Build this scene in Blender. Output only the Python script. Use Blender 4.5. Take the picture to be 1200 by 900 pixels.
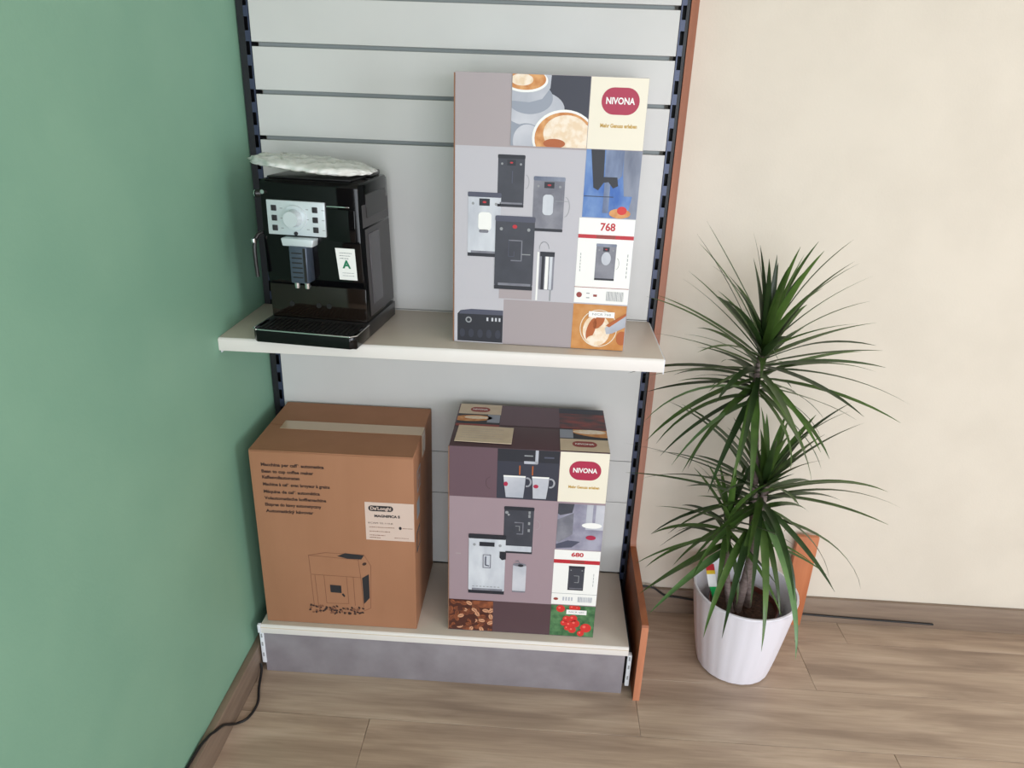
import bpy, bmesh, math, random
from mathutils import Vector, Matrix, Euler
for o in list(bpy.data.objects): bpy.data.objects.remove(o)
SC = bpy.context.scene; COL = SC.collection
R = math.radians; PI = math.pi

# ------------------------------------------------------------------ camera
cam_d = bpy.data.cameras.new('camera'); cam = bpy.data.objects.new('camera', cam_d); COL.objects.link(cam)
cam_d.sensor_fit = 'HORIZONTAL'; cam_d.sensor_width = 36.0; cam_d.lens = 846.44 / 1200 * 36.0
right = Vector((0.99810202, 0.05114011, 0.03430813)); up = Vector((-0.05105272, 0.37559255, 0.92537768)); fwd = Vector((-0.03443804, 0.92537286, -0.37749052))
m = Matrix((right, up, -fwd)).transposed().to_4x4(); m.translation = Vector((0.68163, -1.76412, 1.45749))
cam.matrix_world = m; cam_d.clip_start = 0.05
SC.camera = cam

# ------------------------------------------------------------------ light
SC.view_settings.view_transform = 'Standard'; SC.view_settings.look = 'None'
SC.view_settings.gamma = 1.0; SC.view_settings.use_curve_mapping = False
SC.view_settings.exposure = -0.22
w = bpy.data.worlds.new('world'); SC.world = w; w.use_nodes = True
w.node_tree.nodes['Background'].inputs[0].default_value = (0.72, 0.85, 1.0, 1); w.node_tree.nodes['Background'].inputs[1].default_value = 1.0
def area(name, loc, target, sx, sy, power, col):
    d = bpy.data.lights.new(name, 'AREA'); d.shape = 'RECTANGLE'; d.size = sx; d.size_y = sy; d.energy = power; d.color = col
    o = bpy.data.objects.new(name, d); COL.objects.link(o); o.location = loc
    o.rotation_euler = (Vector(target) - Vector(loc)).to_track_quat('-Z', 'Y').to_euler(); return o
area('window_daylight', (3.70, -2.75, 1.25), (1.0, -0.1, 0.5), 1.1, 1.4, 50, (0.93, 0.96, 1.0))
area('shop_front_daylight', (1.5, -4.38, 1.20), (1.5, 0, 1.0), 2.9, 1.9, 112, (0.90, 0.95, 1.0))
area('ceiling_panel_light', (1.9, -2.2, 2.56), (1.9, -2.2, 0), 1.2, 0.6, 6, (1.0, 0.86, 0.68))

# ------------------------------------------------------------------ helpers
def lin(c): return tuple(((x / 255) / 12.92 if x / 255 <= 0.04045 else ((x / 255 + 0.055) / 1.055) ** 2.4) for x in c)
def inp(b, names, v):
    for n in names:
        if n in b.inputs: b.inputs[n].default_value = v; return
def mat(name, rgb, rough=0.5, metal=0.0, rgb2=None, scale=20, stretch=(1, 1, 1), bump=0.0, bscale=None, coat=0.0, detail=4, spec=0.5, lo=0.35, hi=0.65, randv=0.0, trans=0.0):
    mt = bpy.data.materials.new(name); mt.use_nodes = True; nt = mt.node_tree; b = nt.nodes['Principled BSDF']
    b.inputs['Base Color'].default_value = (*lin(rgb), 1); b.inputs['Roughness'].default_value = rough; b.inputs['Metallic'].default_value = metal
    inp(b, ['Coat Weight'], coat); inp(b, ['Specular IOR Level'], spec); inp(b, ['Transmission Weight'], trans)
    tc = nt.nodes.new('ShaderNodeTexCoord'); mp = nt.nodes.new('ShaderNodeMapping'); mp.inputs['Scale'].default_value = stretch
    nt.links.new(tc.outputs['Object'], mp.inputs[0])
    last = None
    if rgb2:
        n = nt.nodes.new('ShaderNodeTexNoise'); n.inputs['Scale'].default_value = scale; n.inputs['Detail'].default_value = detail
        nt.links.new(mp.outputs[0], n.inputs['Vector'])
        r = nt.nodes.new('ShaderNodeValToRGB'); r.color_ramp.elements[0].position = lo; r.color_ramp.elements[1].position = hi
        r.color_ramp.elements[0].color = (*lin(rgb), 1); r.color_ramp.elements[1].color = (*lin(rgb2), 1)
        nt.links.new(n.outputs[0], r.inputs[0]); nt.links.new(r.outputs[0], b.inputs['Base Color']); last = r.outputs[0]
    if randv:
        oi = nt.nodes.new('ShaderNodeObjectInfo'); hs = nt.nodes.new('ShaderNodeHueSaturation')
        mr = nt.nodes.new('ShaderNodeMapRange'); mr.inputs[3].default_value = 1 - randv; mr.inputs[4].default_value = 1 + randv
        nt.links.new(oi.outputs['Random'], mr.inputs[0]); nt.links.new(mr.outputs[0], hs.inputs['Value'])
        if last: nt.links.new(last, hs.inputs['Color'])
        else: hs.inputs['Color'].default_value = (*lin(rgb), 1)
        nt.links.new(hs.outputs[0], b.inputs['Base Color'])
    if bump:
        n2 = nt.nodes.new('ShaderNodeTexNoise'); n2.inputs['Scale'].default_value = bscale or scale; n2.inputs['Detail'].default_value = 4
        nt.links.new(mp.outputs[0], n2.inputs['Vector'])
        bp = nt.nodes.new('ShaderNodeBump'); bp.inputs['Strength'].default_value = bump; bp.inputs['Distance'].default_value = 0.002
        nt.links.new(n2.outputs[0], bp.inputs['Height']); nt.links.new(bp.outputs[0], b.inputs['Normal'])
    return mt

M = {}
def dm(k, *a, **kw): M[k] = mat(k, *a, **kw)
dm('cream_paint', (219, 210, 196), 0.8, rgb2=(214, 205, 191), scale=6, bump=0.15, bscale=180)
dm('far_paint', (120, 114, 106), 0.8)  # unseen walls kept dark to weaken room bounce and reflections
dm('green_paint', (132, 174, 150), 0.6, rgb2=(125, 168, 145), scale=4, bump=0.12, bscale=160)
dm('ceiling_paint', (225, 222, 212), 0.9)
dm('panel_grey', (206, 205, 203), 0.45, rgb2=(202, 201, 199), scale=5, bump=0.03, bscale=300)
dm('backing', (140, 146, 146), 0.6)
dm('steel_sheen', (60, 67, 90), 0.36, metal=0.3)  # pale bluish sheen of the black steel is put into this colour
dm('steel_black', (16, 17, 24), 0.5)
dm('shelf_white', (234, 229, 225), 0.4, rgb2=(230, 224, 219), scale=3, bump=0.02, bscale=200)
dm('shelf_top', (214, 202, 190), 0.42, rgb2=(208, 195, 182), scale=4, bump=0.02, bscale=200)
dm('plastic_white', (225, 228, 235), 0.35)
dm('board_wood', (160, 94, 60), 0.45, rgb2=(142, 82, 52), scale=9, stretch=(6, 2, .35), detail=6)
dm('board_edge', (198, 130, 98), 0.5, rgb2=(186, 118, 86), scale=30, stretch=(2, 2, .3))
dm('kick_concrete', (146, 140, 146), 0.55, rgb2=(126, 119, 125), scale=14, detail=7, lo=.3, hi=.75)
dm('skirting', (140, 122, 106), 0.5, rgb2=(124, 106, 92), scale=12, stretch=(.4, .4, 5), detail=6)
dm('cardboard', (166, 117, 87), 0.8, rgb2=(158, 110, 80), scale=8, stretch=(1, 1, .3), bump=0.1, bscale=150)
dm('cardboard_edge', (140, 100, 75), 0.85)
dm('tape', (196, 170, 142), 0.22, coat=0.3)
dm('ink_brown', (60, 38, 32), 0.8)
dm('ink_faint', (128, 84, 62), 0.85)
dm('ink_black', (38, 36, 40), 0.6)
dm('label_paper', (214, 190, 178), 0.6)
dm('white', (244, 243, 240), 0.5)
dm('cream', (238, 230, 212), 0.5)
dm('card_cream', (214, 196, 170), 0.5, rgb2=(206, 186, 160), scale=30)
dm('taupe', (170, 159, 162), 0.5)
dm('silver_grey', (192, 189, 196), 0.5)
dm('taupe_low', (166, 155, 158), 0.5)
dm('plum', (102, 78, 88), 0.5)
dm('plum_dark', (84, 62, 68), 0.5)
dm('mauve', (160, 139, 147), 0.5)
dm('navy', (50, 52, 66), 0.5)
dm('navy_light', (78, 80, 98), 0.5)
dm('logo_red', (172, 38, 72), 0.5)
dm('logo_dull', (150, 62, 56), 0.5)
dm('red', (190, 40, 52), 0.5)
dm('gold', (196, 156, 70), 0.5)
dm('china', (206, 206, 214), 0.5, rgb2=(168, 172, 184), scale=9)
dm('china_shade', (150, 156, 170), 0.5)
dm('crema', (196, 122, 58), 0.5, rgb2=(222, 164, 104), scale=60, detail=6)
dm('milk_foam', (234, 208, 176), 0.5, rgb2=(246, 230, 212), scale=70, lo=.4, hi=.6)
dm('amber', (194, 126, 56), 0.5, rgb2=(206, 146, 84), scale=40)
dm('rust', (176, 92, 40), 0.5)
dm('blue', (52, 100, 178), 0.5, rgb2=(120, 152, 200), scale=26, stretch=(1, 1, .5))
dm('blue_pale', (142, 158, 190), 0.5, rgb2=(96, 110, 142), scale=30, stretch=(1, 1, .3))
dm('slate', (92, 100, 122), 0.5, rgb2=(140, 146, 164), scale=25, stretch=(1, 1, .3))
dm('ink_dark', (34, 36, 46), 0.5)
dm('machine_dark', (66, 68, 78), 0.5, rgb2=(56, 58, 68), scale=20)
dm('machine_silver', (216, 219, 226), 0.5, rgb2=(188, 191, 201), scale=22, stretch=(1, 1, .4))
dm('machine_mid', (138, 138, 148), 0.5, rgb2=(110, 110, 122), scale=25)
dm('bean', (150, 84, 52), 0.5, rgb2=(100, 52, 36), scale=60)
dm('bean_light', (206, 150, 116), 0.5)
dm('bean_dark', (78, 40, 32), 0.4)
dm('leaf_print', (46, 92, 56), 0.5, rgb2=(94, 138, 92), scale=50)
dm('berry', (212, 48, 44), 0.5)
dm('berry_light', (238, 110, 96), 0.5)
dm('photo_grey', (168, 166, 184), 0.5, rgb2=(128, 126, 146), scale=22)
dm('photo_red', (140, 62, 58), 0.5, rgb2=(70, 56, 62), scale=50, stretch=(.4, 1, 1))
dm('gloss_black', (8, 8, 10), 0.06, spec=0.3)
dm('gloss_reflection', (26, 19, 15), 0.08)  # warm brown reflection in glossy black plastic, put into the colour
dm('satin_black', (34, 32, 33), 0.32)
dm('tank_grey', (78, 75, 79), 0.25)
dm('side_grey', (58, 54, 56), 0.35)
dm('chrome', (220, 222, 226), 0.12, metal=1.0)
dm('silver_plate', (212, 220, 224), 0.32, metal=0.25)
dm('spout_grey', (74, 84, 98), 0.3, metal=0.3)
dm('rubber', (16, 16, 16), 0.7)
dm('green_ink', (24, 120, 86), 0.5)
dm('grey_ink', (150, 152, 156), 0.6)
dm('film', (244, 244, 240), 0.18, trans=0.12, bump=0.35, bscale=60, rgb2=(222, 223, 217), scale=30)
dm('pot_white', (232, 229, 238), 0.42, bump=0.25, bscale=45, stretch=(1, 1, .25))
dm('pot_brown', (92, 42, 30), 0.5)
dm('soil', (44, 30, 24), 0.95, rgb2=(78, 52, 40), scale=120, bump=0.9, bscale=150)
dm('stem_bark', (126, 112, 108), 0.8, rgb2=(98, 82, 78), scale=50, stretch=(1, 1, 3), bump=0.5)
dm('leaf_green', (60, 86, 36), 0.35, rgb2=(76, 104, 46), scale=25, stretch=(1, 1, 1), randv=0.35)
dm('leaf_deep', (40, 60, 30), 0.35, rgb2=(52, 76, 38), scale=25, randv=0.3)
dm('leaf_pale', (86, 120, 74), 0.35, rgb2=(104, 136, 84), scale=25, randv=0.2)
dm('leaf_dry', (150, 104, 66), 0.7)
dm('tag_green', (40, 176, 92), 0.35)
dm('tag_yellow', (226, 190, 50), 0.35)
dm('cable_black', (20, 20, 22), 0.5)
dm('wood_orange', (196, 122, 82), 0.5, rgb2=(180, 106, 68), scale=10, stretch=(3, 3, .4))

def floor_mat():
    mt = bpy.data.materials.new('oak_laminate'); mt.use_nodes = True; nt = mt.node_tree; b = nt.nodes['Principled BSDF']
    g = nt.nodes.new('ShaderNodeNewGeometry'); oi = nt.nodes.new('ShaderNodeObjectInfo')
    cb = nt.nodes.new('ShaderNodeCombineXYZ'); mu = nt.nodes.new('ShaderNodeMath'); mu.operation = 'MULTIPLY'; mu.inputs[1].default_value = 37
    nt.links.new(oi.outputs['Random'], mu.inputs[0]); nt.links.new(mu.outputs[0], cb.inputs[0]); nt.links.new(mu.outputs[0], cb.inputs[2])
    ad = nt.nodes.new('ShaderNodeVectorMath'); nt.links.new(g.outputs['Position'], ad.inputs[0]); nt.links.new(cb.outputs[0], ad.inputs[1])
    mp = nt.nodes.new('ShaderNodeMapping'); mp.inputs['Scale'].default_value = (1.6, 13, 1); nt.links.new(ad.outputs[0], mp.inputs[0])
    n = nt.nodes.new('ShaderNodeTexNoise'); n.inputs['Scale'].default_value = 1.7; n.inputs['Detail'].default_value = 8; n.inputs['Distortion'].default_value = 0.5
    nt.links.new(mp.outputs[0], n.inputs['Vector'])
    r = nt.nodes.new('ShaderNodeValToRGB'); e = r.color_ramp.elements
    e[0].position = 0.30; e[0].color = (*lin((150, 129, 113)), 1); e[1].position = 0.72; e[1].color = (*lin((196, 175, 156)), 1)
    k = e.new(0.5); k.color = (*lin((175, 153, 134)), 1)
    nt.links.new(n.outputs[0], r.inputs[0])
    mp2 = nt.nodes.new('ShaderNodeMapping'); mp2.inputs['Scale'].default_value = (5, 130, 1); nt.links.new(ad.outputs[0], mp2.inputs[0])
    n2 = nt.nodes.new('ShaderNodeTexNoise'); n2.inputs['Scale'].default_value = 1.5; n2.inputs['Detail'].default_value = 3; nt.links.new(mp2.outputs[0], n2.inputs['Vector'])
    mx = nt.nodes.new('ShaderNodeMix'); mx.data_type = 'RGBA'; mx.blend_type = 'OVERLAY'; mx.inputs[0].default_value = 0.2
    nt.links.new(r.outputs[0], mx.inputs[6]); nt.links.new(n2.outputs[0], mx.inputs[7])
    hs = nt.nodes.new('ShaderNodeHueSaturation'); mr = nt.nodes.new('ShaderNodeMapRange'); mr.inputs[3].default_value = 0.93; mr.inputs[4].default_value = 1.06
    nt.links.new(oi.outputs['Random'], mr.inputs[0]); nt.links.new(mr.outputs[0], hs.inputs['Value']); nt.links.new(mx.outputs[2], hs.inputs['Color'])
    nt.links.new(hs.outputs[0], b.inputs['Base Color']); b.inputs['Roughness'].default_value = 0.36
    return mt
M['floor'] = floor_mat()

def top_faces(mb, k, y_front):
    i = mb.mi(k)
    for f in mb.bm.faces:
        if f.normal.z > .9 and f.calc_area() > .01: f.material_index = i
class MB:
    def __init__(s): s.bm = bmesh.new(); s.mats = []
    def mi(s, k):
        if k not in s.mats: s.mats.append(k)
        return s.mats.index(k)
    def face(s, pts, k, smooth=False):
        try:
            f = s.bm.faces.new([s.bm.verts.new(p) for p in pts]); f.material_index = s.mi(k); f.smooth = smooth; return f
        except ValueError: return None
    def box(s, a, b, k, bev=0.0, seg=2, mtx=None):
        t = bmesh.new(); bmesh.ops.create_cube(t, size=1)
        for v in t.verts: v.co = Vector(((a[0] + b[0]) / 2 + v.co.x * (b[0] - a[0]), (a[1] + b[1]) / 2 + v.co.y * (b[1] - a[1]), (a[2] + b[2]) / 2 + v.co.z * (b[2] - a[2])))
        if bev: bmesh.ops.bevel(t, geom=t.edges[:], offset=bev, segments=seg, affect='EDGES', profile=0.5)
        if mtx: bmesh.ops.transform(t, matrix=mtx, verts=t.verts)
        s.add(t, k, False); return s
    def add(s, t, k, smooth=False):
        me = bpy.data.meshes.new('tmp'); t.to_mesh(me); t.free(); n = len(s.bm.faces); s.bm.from_mesh(me); bpy.data.meshes.remove(me)
        s.bm.faces.ensure_lookup_table(); i = s.mi(k)
        for f in s.bm.faces[n:]: f.material_index = i; f.smooth = smooth
    def prism(s, prof, x0, x1, k, bev=0.0, axis='x', seg=2, tx=None):
        t = bmesh.new()
        def P(p, x): return Vector((x, p[0], p[1])) if axis == 'x' else (Vector((p[0], x, p[1])) if axis == 'y' else Vector((p[0], p[1], x)))
        a = [t.verts.new(P(p, x0)) for p in prof]; b = [t.verts.new(P(p, x1)) for p in prof]
        t.faces.new(a); t.faces.new(b[::-1]); n = len(prof)
        for i in range(n): t.faces.new((a[i], b[i], b[(i + 1) % n], a[(i + 1) % n]))
        bmesh.ops.recalc_face_normals(t, faces=t.faces)
        if bev: bmesh.ops.bevel(t, geom=t.edges[:], offset=bev, segments=seg, affect='EDGES', profile=0.5)
        if tx:
            for v in t.verts: v.co = tx(v.co)
        s.add(t, k); return s
    def cyl(s, p0, p1, r, k, seg=20, r2=None):
        p0 = Vector(p0); p1 = Vector(p1); t = bmesh.new(); d = p1 - p0
        bmesh.ops.create_cone(t, cap_ends=True, segments=seg, radius1=r, radius2=r if r2 is None else r2, depth=d.length)
        bmesh.ops.transform(t, matrix=Matrix.Translation((p0 + p1) / 2) @ d.to_track_quat('Z', 'Y').to_matrix().to_4x4(), verts=t.verts)
        s.add(t, k, True); return s
    def lathe(s, prof, k, c=(0, 0), seg=48, fn=None):
        t = bmesh.new(); rings = []
        for r, z in prof:
            rings.append([t.verts.new((c[0] + (r * (fn(i / seg * 2 * PI, z) if fn else 1)) * math.cos(i / seg * 2 * PI), c[1] + (r * (fn(i / seg * 2 * PI, z) if fn else 1)) * math.sin(i / seg * 2 * PI), z)) for i in range(seg)])
        for a, b in zip(rings, rings[1:]):
            for i in range(seg): t.faces.new((a[i], a[(i + 1) % seg], b[(i + 1) % seg], b[i]))
        s.add(t, k, True); return s
    def tube(s, pts, r, k, seg=8, rads=None):
        pts = [Vector(p) for p in pts]; t = bmesh.new(); rings = []; n = len(pts)
        for i, p in enumerate(pts):
            d = (pts[min(i + 1, n - 1)] - pts[max(i - 1, 0)]).normalized(); q = d.to_track_quat('Z', 'Y'); rr = rads[i] if rads else r
            rings.append([t.verts.new(p + q @ Vector((rr * math.cos(j / seg * 2 * PI), rr * math.sin(j / seg * 2 * PI), 0))) for j in range(seg)])
        for a, b in zip(rings, rings[1:]):
            best = min(range(seg), key=lambda o: (a[0].co - b[o].co).length)
            for i in range(seg): t.faces.new((a[i], a[(i + 1) % seg], b[(i + 1 + best) % seg], b[(i + best) % seg]))
        t.faces.new(rings[0][::-1]); t.faces.new(rings[-1])
        s.add(t, k, True); return s
    def build(s, name, parent=None, sharp=True):
        me = bpy.data.meshes.new(name); s.bm.to_mesh(me); s.bm.free()
        for k in s.mats: me.materials.append(M[k])
        if sharp:
            try: me.set_sharp_from_angle(angle=R(38))
            except Exception: pass
        o = bpy.data.objects.new(name, me); COL.objects.link(o); o.parent = parent; return o
def tag(o, label=None, cat=None, group=None, kind=None):
    for k, v in (('label', label), ('category', cat), ('group', group), ('kind', kind)):
        if v: o[k] = v
    return o
def empty(name, loc, rz=0):
    o = bpy.data.objects.new(name, None); COL.objects.link(o); o.location = loc; o.rotation_euler = (0, 0, rz); o.empty_display_size = 0.1; return o
def smooth_path(pts, n=8):
    pts = [Vector(p) for p in pts]; out = []
    for i in range(len(pts) - 1):
        a, b, c, d = pts[max(i - 1, 0)], pts[i], pts[i + 1], pts[min(i + 2, len(pts) - 1)]
        for j in range(n):
            t = j / n; out.append(0.5 * ((2 * b) + (c - a) * t + (2 * a - 5 * b + 4 * c - d) * t * t + (3 * b - a - 3 * c + d) * t ** 3))
    return out + [pts[-1]]

# ------------------------------------------------------------------ room
W = 0.951; XL = -0.030; YB = 0.046; XR = 3.9; YF = -4.5; ZC = 2.65
def struct(o): o['kind'] = 'structure'; return o
struct(MB().box((XL, YB, 0), (XR, YB + 0.1, ZC), 'cream_paint').build('wall_back'))
struct(MB().box((XL - 0.1, -1.35, 0), (XL, YB + 0.1, ZC), 'green_paint').build('wall_left'))
XE = -2.6
struct(MB().box((XE - 0.1, YF - 0.1, 0), (XE, -1.25, ZC), 'far_paint').build('wall_far_left_added'))  # unseen side room wall, added to darken reflections in the machine
struct(MB().box((XE, -1.35, 0), (XL - 0.1, -1.25, ZC), 'far_paint').build('wall_alcove_added'))  # closes the added side room, unseen, for darker reflections
wr = MB(); wy0, wy1, wz0, wz1 = -3.7, -1.8, 0.5, 2.5
wr.box((XR, YF - 0.1, 0), (XR + 0.1, wy0, ZC), 'cream_paint'); wr.box((XR, wy1, 0), (XR + 0.1, YB + 0.1, ZC), 'cream_paint'); wr.box((XR, wy0, 0), (XR + 0.1, wy1, wz0), 'cream_paint'); wr.box((XR, wy0, wz1), (XR + 0.1, wy1, ZC), 'cream_paint')
struct(wr.build('wall_right'))
w2 = struct(MB().box((XR + 0.04, wy0, wz0), (XR + 0.09, wy1, wz0 + 0.05), 'plastic_white').box((XR + 0.04, wy0, wz1 - 0.05), (XR + 0.09, wy1, wz1), 'plastic_white').build('window_2'))
for a in (wy0, -2.78, wy1 - 0.05): MB().box((XR + 0.04, a, wz0 + 0.05), (XR + 0.09, a + 0.05, wz1 - 0.05), 'plastic_white').build('window_mullion', w2)
struct(MB().box((XE - 0.1, YF - 0.1, ZC), (XR + 0.1, YB + 0.1, ZC + 0.1), 'ceiling_paint').build('ceiling'))
wf = MB(); x0, x1, z0, z1 = 0.0, 3.0, 0.2, 2.3
wf.box((XE, YF - 0.1, 0), (x0, YF, ZC), 'far_paint'); wf.box((x1, YF - 0.1, 0), (XR, YF, ZC), 'cream_paint')
wf.box((x0, YF - 0.1, 0), (x1, YF, z0), 'cream_paint'); wf.box((x0, YF - 0.1, z1), (x1, YF, ZC), 'cream_paint')
struct(wf.build('wall_front'))
wn = struct(MB().box((x0, YF - 0.09, z0), (x1, YF - 0.04, z0 + 0.05), 'plastic_white').box((x0, YF - 0.09, z1 - 0.05), (x1, YF - 0.04, z1), 'plastic_white').build('window_1'))
for a in (x0, 0.97, 1.97, x1 - 0.05): MB().box((a, YF - 0.09, z0 + 0.05), (a + 0.05, YF - 0.04, z1 - 0.05), 'plastic_white').build('window_mullion', wn)
fl = struct(MB().box((XE, YF, -0.1), (XR, YB, -0.012), 'steel_black').build('floor'))
rnd = random.Random(4); row = 0; PW = 0.19; y = -0.435 + 3 * PW
joint = {-1: 0.31}
yy = YB
seams = []; s0 = -0.435
while s0 < YB: s0 += PW
y_hi = YB; y_lo = s0 - PW; ri = 0
while y_hi > YF + 0.01:
    y_lo = max(y_lo, YF)
    first = 0.31 if abs(y_hi + 0.435) < 1e-3 else rnd.uniform(XL + 0.1, XL + 1.25)
    if abs(y_lo + 0.435) < 1e-3: first = 0.98
    xl_ = XL if y_hi > -1.2 else XE
    if y_hi > -1.2 > y_lo: pass
    xs = [xl_] + [first + 1.28 * k for k in range(-3, 5) if xl_ + 0.05 < first + 1.28 * k < XR - 0.05] + [XR]
    for a, b in zip(xs, xs[1:]):
        MB().box((a + 0.0004, y_lo + 0.0004, -0.0119), (b - 0.0004, y_hi - 0.0004, 0.0), 'floor', bev=0.0006, seg=1).build('floor_plank', fl)
    y_hi = y_lo; y_lo -= PW; ri += 1
def skirt(name, a, b): return struct(MB().box(a, b, 'skirting', bev=0.002).build(name))
skirt('baseboard_left', (XL, -1.35, 0), (XL + 0.018, 0.02, 0.084))
skirt('baseboard_back', (0.992, YB - 0.013, 0), (XR, YB, 0.084))
skirt('baseboard_right', (XR - 0.015, YF, 0), (XR, YB - 0.013, 0.084))

# ------------------------------------------------------------------ shelving unit
unit = tag(empty('shelving_unit', (W / 2, 0, 0)), 'white two shelf display rack with slatted grey back and brown end board', 'shelving')
OX = -W / 2
def L(x): return x + OX
g0 = 1.5735
def gz(j): return g0 - (2 * j - 1.18) * 0.05
tops = [gz(-6)] + [gz(j) for j in range(-5, 4)] + [0.9290, 0.526, 0.396]
bots = tops[1:] + [0.160]
for i, (t, b) in enumerate(zip(tops, bots)):
    gap_t = 0.0045 if t > 1.2 else 0.0008; gap_b = 0.0045 if b > 1.2 else 0.0008
    MB().box((L(0.0005), 0.0, b + gap_b), (L(W - 0.0005), 0.014, t - gap_t), 'panel_grey', bev=0.0008, seg=1).build('back_panel', unit)
MB().box((L(0.012), 0.0145, 0.16), (L(W - 0.012), 0.017, gz(-6)), 'backing').build('backing_sheet', unit)
slot0 = 1.5735
for side in (0, 1):
    u = MB(); xa, xb = (-0.027, -0.0005) if side == 0 else (W + 0.0005, W + 0.019)
    sl = (xb - 0.0115, xb - 0.003) if side == 0 else (xa + 0.003, xa + 0.0115)
    ztop = 2.15
    u.box((L(xa), 0.0, 0), (L(sl[0]), 0.004, ztop), 'steel_sheen' if side else 'steel_black'); u.box((L(sl[1]), 0.0, 0), (L(xb), 0.004, ztop), 'steel_black' if side else 'steel_sheen')
    k = -12
    while True:
        zc = slot0 - k * 0.05
        if zc < 0.03: break
        u.box((L(sl[0]), 0.0, zc - 0.0360), (L(sl[1]), 0.004, zc - 0.0140), 'steel_sheen'); k += 1  # rungs between slots carry the painted bluish sheen
    u.box((L(xa), 0.004, 0), (L(xa + 0.002), 0.042, ztop), 'steel_black'); u.box((L(xb - 0.002), 0.004, 0), (L(xb), 0.042, ztop), 'steel_black')
    u.box((L(xa + 0.002), 0.040, 0), (L(xb - 0.002), 0.042, ztop), 'steel_black')
    u.build('upright', unit)
# side of right upright looks dark
ep = MB()
prof = [(YB - 0.002, 0.0), (-0.321, 0.0), (-0.321, 0.236), (-0.317, 0.241), (-0.012, 0.262), (-0.003, 0.275), (-0.003, 2.16), (YB - 0.002, 2.16)]
t = bmesh.new()
def _xs(y): return 0.0
a = [t.verts.new((L(0.9715 + 0.009 * (1 if p[0] > -0.1 else 0) * 0), p[0], p[1])) for p in prof]
b = [t.verts.new((L(0.9885), p[0], p[1])) for p in prof]
t.faces.new(a[::-1]); t.faces.new(b)
n = len(prof)
for i in range(n): t.faces.new((a[i], b[i], b[(i + 1) % n], a[(i + 1) % n]))
bmesh.ops.recalc_face_normals(t, faces=t.faces)
ep.add(t, 'board_wood'); ei = ep.mi('board_edge')
for f in ep.bm.faces:
    if abs(f.normal.y) > 0.9 and f.calc_center_median().y < -0.1: f.material_index = ei
tag(ep.build('end_board', unit), 'brown wood end board with a foot that reaches forward at the bottom')
# middle shelf
Z1 = 0.9264; D1 = 0.280
sh = MB()
sh.prism([(0.0 - 0.0005, Z1), (-D1 + 0.004, Z1), (-D1, Z1 - 0.004), (-D1, Z1 - 0.030), (-D1 + 0.014, Z1 - 0.030), (-D1 + 0.014, Z1 - 0.022), (-0.0005, Z1 - 0.022)], L(-0.0295), L(W + 0.004), 'shelf_white', bev=0.0012)
top_faces(sh, 'shelf_top', 0)
so = tag(sh.build('shelf_board', unit), 'white middle shelf carrying the machine and tall box')
for x in (-0.0275, W + 0.0045):
    MB().prism([(-0.001, Z1 - 0.002), (-D1 + 0.006, Z1 - 0.002), (-D1 + 0.006, Z1 - 0.036), (-0.2, Z1 - 0.034), (-0.001, Z1 - 0.05)], L(x), L(x + 0.0022), 'plastic_white').build('shelf_bracket', so)
# base shelf
Z2 = 0.1579; D2 = 0.308
sb = MB()
sb.prism([(-0.0005, Z2), (-D2 + 0.004, Z2), (-D2, Z2 - 0.003), (-D2, Z2 - 0.026), (-D2 + 0.012, Z2 - 0.028), (-D2 + 0.012, Z2 - 0.022), (-0.0005, Z2 - 0.022)], L(0.002), L(W - 0.002), 'shelf_white', bev=0.001)
sb.box((L(0.002), -D2 - 0.0006, Z2 - 0.0085), (L(W - 0.002), -D2 + 0.002, Z2 - 0.0072), 'card_cream')
top_faces(sb, 'shelf_top', 0)
bo = tag(sb.build('shelf_board', unit), 'white bottom shelf carrying the brown carton and purple box')
MB().prism([(-D2 + 0.006, Z2 + 0.0015), (-D2 - 0.002, Z2), (-D2 - 0.002, Z2 - 0.024), (-D2 + 0.006, Z2 - 0.026)], L(-0.006), L(0.0015), 'plastic_white', bev=0.0006).build('end_cap', bo)
kb = MB().box((L(0.002), -0.3, 0.0), (L(W - 0.008), -0.284, Z2 - 0.0285), 'kick_concrete', bev=0.001).build('kick_plate', unit)
for x in (-0.0065, W - 0.002):
    f = MB(); f.box((L(x), -0.302, 0.028), (L(x + 0.011), -0.288, Z2 - 0.029), 'plastic_white', bev=0.0015)
    for z in (0.05, 0.085, 0.112): f.box((L(x + 0.0035), -0.3026, z), (L(x + 0.0075), -0.3018, z + 0.012), 'grey_ink')
    f.box((L(x + 0.0005), -0.288, 0.02), (L(x + 0.0105), -0.0005, Z2 - 0.03), 'steel_black')
    f.cyl((L(x + 0.0055), -0.26, 0), (L(x + 0.0055), -0.26, 0.03), 0.005, 'steel_black', 10)
    f.build('levelling_foot', unit)

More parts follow.
